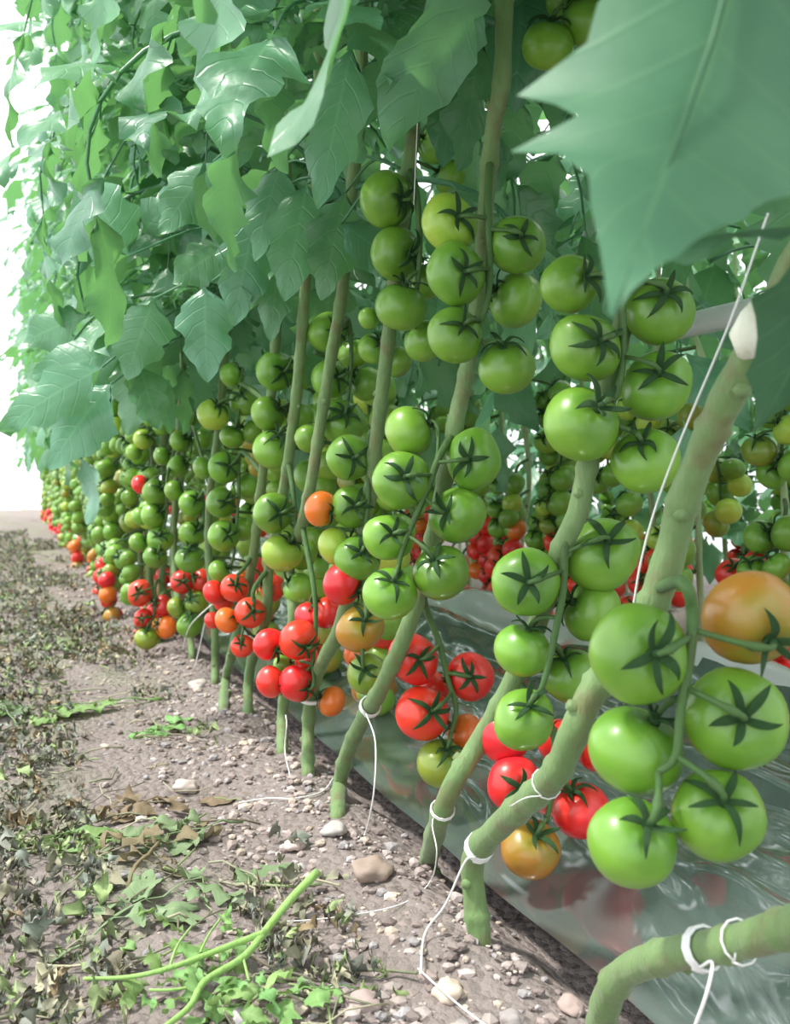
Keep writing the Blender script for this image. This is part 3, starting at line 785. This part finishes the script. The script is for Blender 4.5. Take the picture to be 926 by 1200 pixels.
HANDP = [(P0, sp0, 1.05), (P1, sp1, 1.0), (P2, sp2, 1.0), (P3, sp3, .98), (P4, sp4, .95), (P5, sp5, .9)]
for i, (pl, s_, z0) in enumerate(HANDP):
    add_leaves(pl, pl.location, s_, z0, s_[-1].z, .05, 40+i, 1.12)
for i, pl in enumerate((P6, P7, P8, P9)):
    st = [c for c in pl.children if c.name.startswith('stem')][0]
    b_ = pl.location; x0, y0 = (.47, b_.y+.05)
    spx = [Vector((.5, b_.y+.12, .4+.1*k)) for k in range(20)]
    add_leaves(pl, b_, spx, .82, 2.25, .05, 60+i, 1.2)

# ------------------------------------------------------------------ procedural trusses and rows
def rand_truss(pl, base, stemq, pos, r, cols, scale=1.0, low=False, face=-1, n=6, calyx=True):
    """hanging truss at pos, fruit in two columns"""
    rach = [pos, pos+Vector((face*.015, 0, -.05)), pos+Vector((face*.02, 0, -.11)), pos+Vector((face*.02, 0, -.15))]
    toms = []
    for i in range(n):
        s = -1 if i % 2 else 1; k = i//2
        rad = .0345*scale*r.uniform(.8, 1.1)
        c = pos+Vector((face*(.02+.02*r.random())+r.uniform(-.012, .012), s*(.033+.006*r.random())*scale, -.035-k*.058*scale+r.uniform(-.012, .012)-(.02 if s > 0 else 0)))
        dv = Vector((face*r.uniform(.2, .8), -s*r.uniform(.3, 1), r.uniform(.2, 1)))
        toms.append((c, rad, dv, cols[i % len(cols)] if not callable(cols) else cols(i)))
    make_truss(pl, base, stemq, rach, toms, .0035, calyx, low)
def colset(level, r):
    if level == 3: return [r.choice('rrrrro') for _ in range(6)]
    if level == 0: 
        t = r.random()
        if t < .5: return [r.choice('rrro') for _ in range(3)]+[r.choice('rob') for _ in range(2)]+[r.choice('vgb')]
        if t < .75: return [r.choice('rob') for _ in range(3)]+[r.choice('vvg') for _ in range(3)]
        return [r.choice('rr') for _ in range(6)]
    if level == 1: return [r.choice('ggggggyv') for _ in range(6)]
    return [r.choice('gggggy') for _ in range(6)]
def row_plant(pl, base, r, X, zs, ztop, low, face=-1, stemr=.011, fol=None, out=.07, lean=0, n=6, calyx=True, scale=1.0):
    pts = []; z = -.03
    while z < ztop:
        w = min(1, max(0, z/.5))
        pts.append(Vector((base.x+.02*noise.noise((z*4, base.y*9, 0))*w*2, base.y+.03*noise.noise((z*3, base.y*7, 5))*w*2+lean*w, base.z+z))); z += .12
    sp = stem_part(pl, base, pts, stemr, stemr*.8, 7 if low else 9, int(base.y*77), 3, M_PALE if X > 1 else None)
    for (lv, z) in zs:
        q = near_pt(sp, Vector((base.x, base.y, z+.04)))
        f = face if r.random() < .8 else -face
        rand_truss(pl, base, q, Vector((base.x+f*out*r.uniform(.6, 1.3), base.y+r.uniform(-.08, .08), z+.02)), r, colset(lv, r), scale, low, f, n, calyx)
    if fol is not None:
        o = obj('foliage', r.choice(fol), pl, Vector((sp[-2].x-base.x, sp[-2].y-base.y, 0))); o.rotation_euler = (0, 0, r.random()*6.3); k = r.uniform(.95, 1.08); o.scale = (k, k, r.uniform(.97, 1.05))
    return sp
# leaves added over the aisle above the camera to shade the big leaf, and those that stand out in the photograph
add_leaves(P0, P0.location, sp0, .95, 1.5, .04, 90, 1.1, PI)
add_leaves(P1, P1.location, sp1, .95, 1.4, .06, 91, 1.1, PI*.9)
def hang_leaf(pl, a, tip, d, w, seed, d2=None, droop=.35, lab=None):
    """one big leaflet hanging on its own petiole from pixel a to pixel tip"""
    rr = random.Random(seed); p = at(a[0], a[1], d); q = at(tip[0], tip[1], d2 or d); b_ = Vector(pl.location)
    L = (q-p).length; vs, fs, uv = leaflet(L*1.06, w*d/FP, 16, 3, 3, rr.uniform(.05, .2), droop, .006, rr, .3)
    mb = MB(); mb.add(place(vs, p-b_, q-p, -CF+CU*.25+CR*rr.uniform(-.2, .3)), fs, uv)
    st = [c for c in pl.children if c.name.startswith('stem')][0]
    sv = min((v.co for v in st.data.vertices), key=lambda v: (v+b_-(p+Vector((.05, 0, .06)))).length)
    tube(mb, crom([sv.copy(), (sv+p-b_)/2+Vector((0, 0, .03)), p-b_], 5), .0022, 6)
    o = obj('leaf', mb.mesh('leaf', M_LEAF), pl); return o
hang_leaf(P4, (412, 55), (374, 234), 1.12, 85, 1)
hang_leaf(P6, (240, 335), (243, 442), 1.75, 80, 2)
hang_leaf(P6, (262, 290), (205, 330), 1.75, 70, 3)
hang_leaf(P5, (340, 262), (432, 330), 1.75, 90, 4, 1.6)
hang_leaf(P7, (150, 300), (95, 205), 1.7, 95, 5)
hang_leaf(P7, (165, 275), (225, 215), 1.75, 60, 6)
hang_leaf(P8, (120, 430), (5, 500), 1.9, 75, 7)
hang_leaf(P8, (130, 450), (60, 545), 1.95, 90, 8)
hang_leaf(P8, (150, 410), (40, 440), 2.0, 80, 9)
hang_leaf(P8, (165, 430), (185, 500), 2.1, 60, 10)
hang_leaf(P9, (100, 370), (30, 400), 2.2, 75, 11)
hang_leaf(P7, (180, 350), (150, 440), 1.9, 80, 12)
hang_leaf(P5, (300, 60), (280, 190), 1.6, 80, 13)
hang_leaf(P5, (330, 20), (250, 40), 1.5, 75, 14)
hang_leaf(P3, (560, 0), (500, 85), 1.15, 80, 15)
hang_leaf(P3, (500, 10), (440, 60), 1.2, 70, 16)
hang_leaf(P6, (250, 190), (190, 270), 1.7, 75, 17)
hang_leaf(P6, (310, 230), (350, 330), 1.75, 70, 18)
hang_leaf(P4, (360, 215), (335, 345), 1.5, 85, 19)
hang_leaf(P4, (405, 225), (378, 345), 1.5, 80, 20)
hang_leaf(P5, (330, 190), (300, 300), 1.6, 75, 21)
hang_leaf(P4, (400, 262), (478, 322), 1.47, 75, 22, 1.5)
hang_leaf(P5, (300, 250), (275, 375), 1.65, 80, 23)
hang_leaf(P3, (540, 70), (520, 190), 1.4, 75, 24)
hang_leaf(P6, (330, 290), (318, 395), 1.72, 62, 25)
r = random.Random(21)
# extra fruit behind the hand-placed trusses of plants 5-9
for pl in (P4, P5, P6, P7, P8, P9):
    b_ = pl.location.copy()
    for z in (.22, .36, .52, .66):
        q = Vector((.49, b_.y+.06, z+.05))
        rand_truss(pl, b_, q, Vector((.60+r.uniform(-.02, .04), b_.y+.12+r.uniform(-.05, .05), z+.03)), r, colset(0 if z < .25 else 1, r), 1, False, 1)
ORD = ['first', 'second', 'third', 'fourth', 'fifth', 'sixth', 'seventh', 'eighth', 'ninth', 'tenth', 'eleventh', 'twelfth', 'thirteenth', 'fourteenth', 'fifteenth', 'sixteenth']
y = 3.3; i = 0
while y < 12.8:
    base = Vector((.47+r.uniform(-.02, .02), y, 0))
    if i < 12: lab, grp = ORD[i]+' tomato plant in the aisle row beyond the low red truss hanging furthest out', None
    else: lab, grp = 'small distant tomato plant near the far end of the aisle row', 'distant plants of the aisle row'
    pl = plant(lab, base, grp)
    zs = [(0, .12+r.uniform(-.03, .03)), (1, .25+r.uniform(-.03, .03)), (1, .38+r.uniform(-.03, .03)), (1, .51+r.uniform(-.03, .03)), (2, .63+r.uniform(-.03, .03)), (2, .74)]
    far = y > 5.5
    row_plant(pl, base, r, .47, zs, 2.2, far, -1, .011, FOL if y > 4.6 else None, .085, 0, 6, not far)
    if y <= 4.6: add_leaves(pl, base, [Vector((.47, y, .3+.1*k)) for k in range(22)], .80, 2.3, .06, 700+i)
    y += (.22 if y < 5 else .30 if y < 8 else .42)*r.uniform(.9, 1.1); i += 1
print('row A extra plants', i)

# row behind the film
y = .75; i = 0
while y < 8.5:
    base = Vector((1.27+r.uniform(-.03, .03), y, 0))
    lab, grp = (ORD[i]+' tomato plant from the right in the row behind the plastic film', None) if i < 16 else ('distant tomato plant in the row behind the plastic film', 'distant plants of the back row')
    pl = plant(lab, base, grp)
    zs = [(3, .27), (3, .36+r.uniform(-.03, .03)), (1, .44+r.uniform(-.03, .03)), (1, .51+r.uniform(-.03, .03)), (1, .61+r.uniform(-.03, .03)), (2, .71)]
    row_plant(pl, base, r, 1.27, zs, 1.6, y > 4, -1, .0065, FOLB, .06, 0, 6, y < 2.6, .85)
    y += (.24 if y < 4.5 else .45)*r.uniform(.9, 1.1); i += 1
print('row B', i)
# leafy row further back
y = .9; i = 0
while y < 11:
    base = Vector((2.45+r.uniform(-.05, .05), y, 0))
    pl = plant('leafy tomato plant in the shaded row furthest back', base, 'leafy plants of the furthest row')
    zs = [(0, .28), (1, .5)] if y < 5 else []
    row_plant(pl, base, r, 2.45, zs, 1.9, True, -1, .009, FOLC, .06, 0, 5, False)
    y += .36; i += 1

# ------------------------------------------------------------------ twine, clips, cut shoots
def twine(pts, label, rad=.0011, name='twine', clip=None):
    mb = MB(); tube(mb, crom(pts, 8), rad, 6); o = obj(name, mb.mesh(name, M_TWINE)); tag(o, label, 'twine'); return o
def ringpts(c, ax, rad, turns=2, gap=.003):
    ax = Vector(ax).normalized(); u = ax.orthogonal().normalized(); v = ax.cross(u); out = []
    for k in range(turns*12+1):
        a = 2*PI*k/12; out.append(c+(u*math.cos(a)+v*math.sin(a))*rad+ax*gap*(k/12-turns/2))
    return out
def tied(sp, pt, rad, tail, label, turns=2, tr=.0012):
    c = near_pt(sp, pt); k = min(range(len(sp)-1), key=lambda i: (sp[i]-c).length); ax = sp[min(k+1, len(sp)-1)]-sp[max(k-1, 0)]
    mb = MB(); tube(mb, ringpts(c, ax, rad, turns), tr, 6)
    last = ringpts(c, ax, rad, turns)[-1]
    tube(mb, crom([last]+tail, 6), tr*.8, 6)
    o = obj('twine', mb.mesh('twine', M_TWINE)); tag(o, label, 'twine')
def G(x, y, z=.004):
    q = onG(x, y); return Vector((q.x, q.y, max(gz(q.x, q.y), -.01)+z))
tied(sp1, onX(562, 988, .46), .0148, [onX(545, 1010, .44), onX(522, 1060, .43), G(498, 1098), G(493, 1134)], 'white twine knotted round the thick stem with its tail running down to the soil', 4, .0016)
tied(sp1, onX(640, 918, .45), .0142, [onX(616, 935, .43), onX(598, 945, .435)], 'thin pale twine looped round the slanting middle of the thickest low stem', 1, .0007)
tied(sp2, onX(520, 940, .467), .0140, [onX(507, 962, .45), onX(512, 1000, .44), G(503, 1038), G(470, 1055), G(400, 1068), G(330, 1074), G(300, 1074)], 'pale twine looped on the dark second stem and trailing left over the soil', 2, .001)
tied(sp3, onX(434, 828, .475), .0148, [onX(440, 870, .46), onX(438, 930, .45), G(428, 975), G(420, 990)], 'white twine looped on the leaning stem beside the red truss with an olive fruit', 3, .0014)
tied(sp0, onX(824, 1112, .46), .0150, [onX(835, 1128, .45), onX(828, 1165, .44), onX(810, 1215, .44)], 'white twine knotted round the flat stem at the bottom right corner', 3, .0015)
tied(sp0, onX(868, 1104, .46), .0148, [onX(866, 1090, .45)], 'single thin thread round the flat stem close to the right edge', 1, .0008)
twine([G(490, 1128), G(512, 1148), G(540, 1172), G(575, 1198), G(600, 1215)], 'slack white twine lying on gravel at the bottom edge', .001)
twine([G(392, 905), G(378, 928), G(345, 937), G(315, 931), G(280, 936)], 'pale twine lying curved on soil beside the clip-ringed stem foot', .0012)
twine([G(214, 764), onX(222, 735, .42), onX(243, 713, .42), onX(250, 708, .43)], 'pale bent twine arching from the soil by the olive tomatoes', .0016)
twine([G(228, 785), onX(234, 758, .44), onX(240, 730, .45)], 'short pale twine upright just right of the bent twine', .0014)
twine([G(340, 912), onX(334, 880, .45), onX(336, 850, .455), onX(335, 838, .46)], 'thin pale twine hanging at the foot of the four-red-tomato plant', .0011)
twine([onX(742, 712, .50), onX(752, 655, .50), onX(770, 590, .50), onX(800, 510, .50), onX(838, 420, .505), onX(862, 360, .51), onX(900, 250, .53)], 'straight pale support twine beside the thick stem at right', .0009)
twine([onX(485, 240, .495), onX(489, 150, .495), onX(494, 40, .495), onX(505, -300, .5)], 'thin support twine running straight up beside the stem at top centre', .0007)
# clip ring on plant 4
c = near_pt(sp4, onX(364, 818, .475)); mb = MB()
ring = [c+Vector((math.cos(a)*.018, math.sin(a)*.018, .004*math.sin(a))) for a in [2*PI*k/20 for k in range(21)]]
tube(mb, ring, .0035, 8); tube(mb, [c+Vector((-.018, 0, 0)), c+Vector((-.028, -.005, .008))], .003, 6)
tag(obj('stem_clip', mb.mesh('stem_clip', M_CLIP)), 'white plastic clip ring round a stem below the four red tomatoes', 'plant clip')

def cut_leaf(px, py, size, az, label, mat, seed, flat=.25, name='cut_leaf'):
    r = random.Random(seed); m2 = MB(); compound(m2, r, .22*size, .15, .5, size*.62)
    c = onG(px, py); mb = MB(); M = Matrix.Rotation(az, 3, 'Z'); vs = []
    for v in m2.v:
        q = M @ Vector((v[0], v[1], v[2]*flat)); q += Vector((noise.noise(q*30+Vector((seed, 0, 0))), noise.noise(q*30+Vector((0, seed, 0))), 0))*.01
        h = gz(c.x+q.x, c.y+q.y); vs.append(Vector((q.x, q.y, h+max(.003, q.z+.012+.012*noise.noise(q*45)))))
    mb.add(vs, m2.f); mb.uv = dict(m2.uv)
    o = obj(name, mb.mesh(name, mat), None, (c.x, c.y, 0)); tag(o, label, 'cut leaf'); return o
def cut_shoot():
    c = onG(290, 1105)
    W = lambda x, y, z=.012: Vector((onG(x, y, z).x, onG(x, y, z).y, z))-Vector((c.x, c.y, 0))
    e = bpy.data.objects.new('cut_shoot', None); COL.objects.link(e); e.location = (c.x, c.y, 0)
    tag(e, 'fresh bright green cut shoot with forked stalk lying on the aisle floor', 'cut shoot')
    mb = MB(); a = crom([W(372, 1022, .06), W(340, 1055, .045), W(308, 1095, .03), W(285, 1122, .025), W(240, 1150, .022), W(222, 1180, .02), W(185, 1210, .02)], 6)
    tube(mb, a, [.0048-.0022*i/len(a) for i in range(len(a))], 9)
    a2 = crom([W(312, 1092, .032), W(270, 1108, .03), (W(200, 1134, .024)), W(150, 1145, .02), W(98, 1147, .018)], 6)
    tube(mb, a2, [.0036-.0018*i/len(a2) for i in range(len(a2))], 8)
    for q in ([W(198, 1135, .024), W(208, 1108, .028), W(225, 1085, .02)], [W(232, 1122, .026), W(245, 1095, .03), W(262, 1072, .02)], [W(285, 1122, .025), (W(292, 1150, .02))], [W(235, 1155, .02), W(200, 1160, .02), W(175, 1160, .02)]):
        tube(mb, crom(q, 5), .0014, 6)
    obj('stalk', mb.mesh('stalk', mat_stem('fresh_stalk', (.22, .40, .10), (.30, .48, .15), (.25, .4, .1))), e)
    r = random.Random(3)
    for k in range(46):
        x = r.gauss(245, 48); yy = r.gauss(1130, 38)
        if yy < 1062: continue
        L = r.uniform(.022, .05); vs, fs, uv = leaflet(L, L*r.uniform(.35, .7), 8, 2, 3, r.uniform(-.2, .6), r.uniform(-.5, 2.2), .004, r, .4)
        p = W(x, yy, .006+.018*r.random()); az = r.random()*6.3; mb = MB()
        vs = place(vs, p, (math.cos(az), math.sin(az), r.uniform(-.1, .5)), (r.gauss(0, .4), r.gauss(0, .4), 1))
        mb.add(vs, fs, uv); obj('leaflet', mb.mesh('leaflet', M_WILT), e)
cut_shoot()
M_DULL = mat_leaf('wilted_leaf', (.17, .24, .12), (.24, .30, .19), (.27, .33, .2), (.2, .3, .1), .15, .7, .2)
M_BROWN = mat_leaf('withered_brown_leaf', (.20, .16, .10), (.30, .25, .17), (.30, .24, .15), (.2, .2, .1), .1, .8, .2)
for a in ((200, 990, 1.0, 2.6, 'wilted green cut leaf heaped in the middle of the aisle above the fresh shoot', M_WILT, 1, .6),
          (285, 968, .8, 3.3, 'pale curled cut leaf pointing towards the leaning stem foot', M_DULL, 2, .7),
          (150, 1050, 1.0, 1.2, 'dark shrivelled cut leaf left of the fresh green shoot', M_BROWN, 3, .6),
          (60, 1110, 1.1, .6, 'dull green cut leaf flattened at the bottom left', M_DULL, 4, .3),
          (190, 820, 1.2, 3.0, 'light green wilted leaf on bare soil beside the row further along', M_WILT, 5, .5),
          (90, 765, 1.2, 2.0, 'yellowish wilted leaf on the far left of the aisle', M_DULL, 6, .5),
          (440, 1140, .6, 3.4, 'pale green leaf scrap on gravel right of the fresh shoot', M_WILT, 7, .3),
          (60, 960, 1.0, .3, 'grey withered leaf on the left edge of the aisle', M_BROWN, 8, .5),
          (145, 866, .7, .9, 'small blue-green leaf scrap by itself on bare aisle soil', M_WILT, 9, .4),
          (30, 850, 1.2, 1.9, 'crumpled withered leaf far left in the middle distance', M_DULL, 10, .5)):
    cut_leaf(*a)

# ------------------------------------------------------------------ light
w = bpy.data.worlds.new('bright_sky'); S.world = w; w.use_nodes = True
nt = w.node_tree; b = NB(nt); bg = nt.nodes['Background']
tc = b.n('ShaderNodeTexCoord').outputs['Generated']
dp = b.n('ShaderNodeVectorMath', operation='DOT_PRODUCT'); b.l(tc, dp.inputs[0]); dp.inputs[1].default_value = (-.5, .25, .83)
mr = b.n('ShaderNodeMapRange', i_From_Min=-.5, i_From_Max=.25, i_To_Min=.8, i_To_Max=1.7); b.l(dp.outputs['Value'], mr.inputs['Value'])
bg.inputs[0].default_value = (.93, .98, 1, 1); b.l(mr.outputs[0], bg.inputs[1])
sd = bpy.data.lights.new('sun', 'SUN'); sun = bpy.data.objects.new('sun', sd); COL.objects.link(sun)
sd.energy = 3.4; sd.angle = math.radians(6); sd.color = (1, .97, .88)
sun.rotation_euler = Vector((.50, -.12, -.86)).to_track_quat('-Z', 'Y').to_euler()
S.view_settings.view_transform = 'Standard'; S.view_settings.look = 'None'
S.view_settings.exposure = .55; S.view_settings.gamma = 1; S.view_settings.use_curve_mapping = False
S.cycles.max_bounces = 8; S.cycles.use_denoising = True
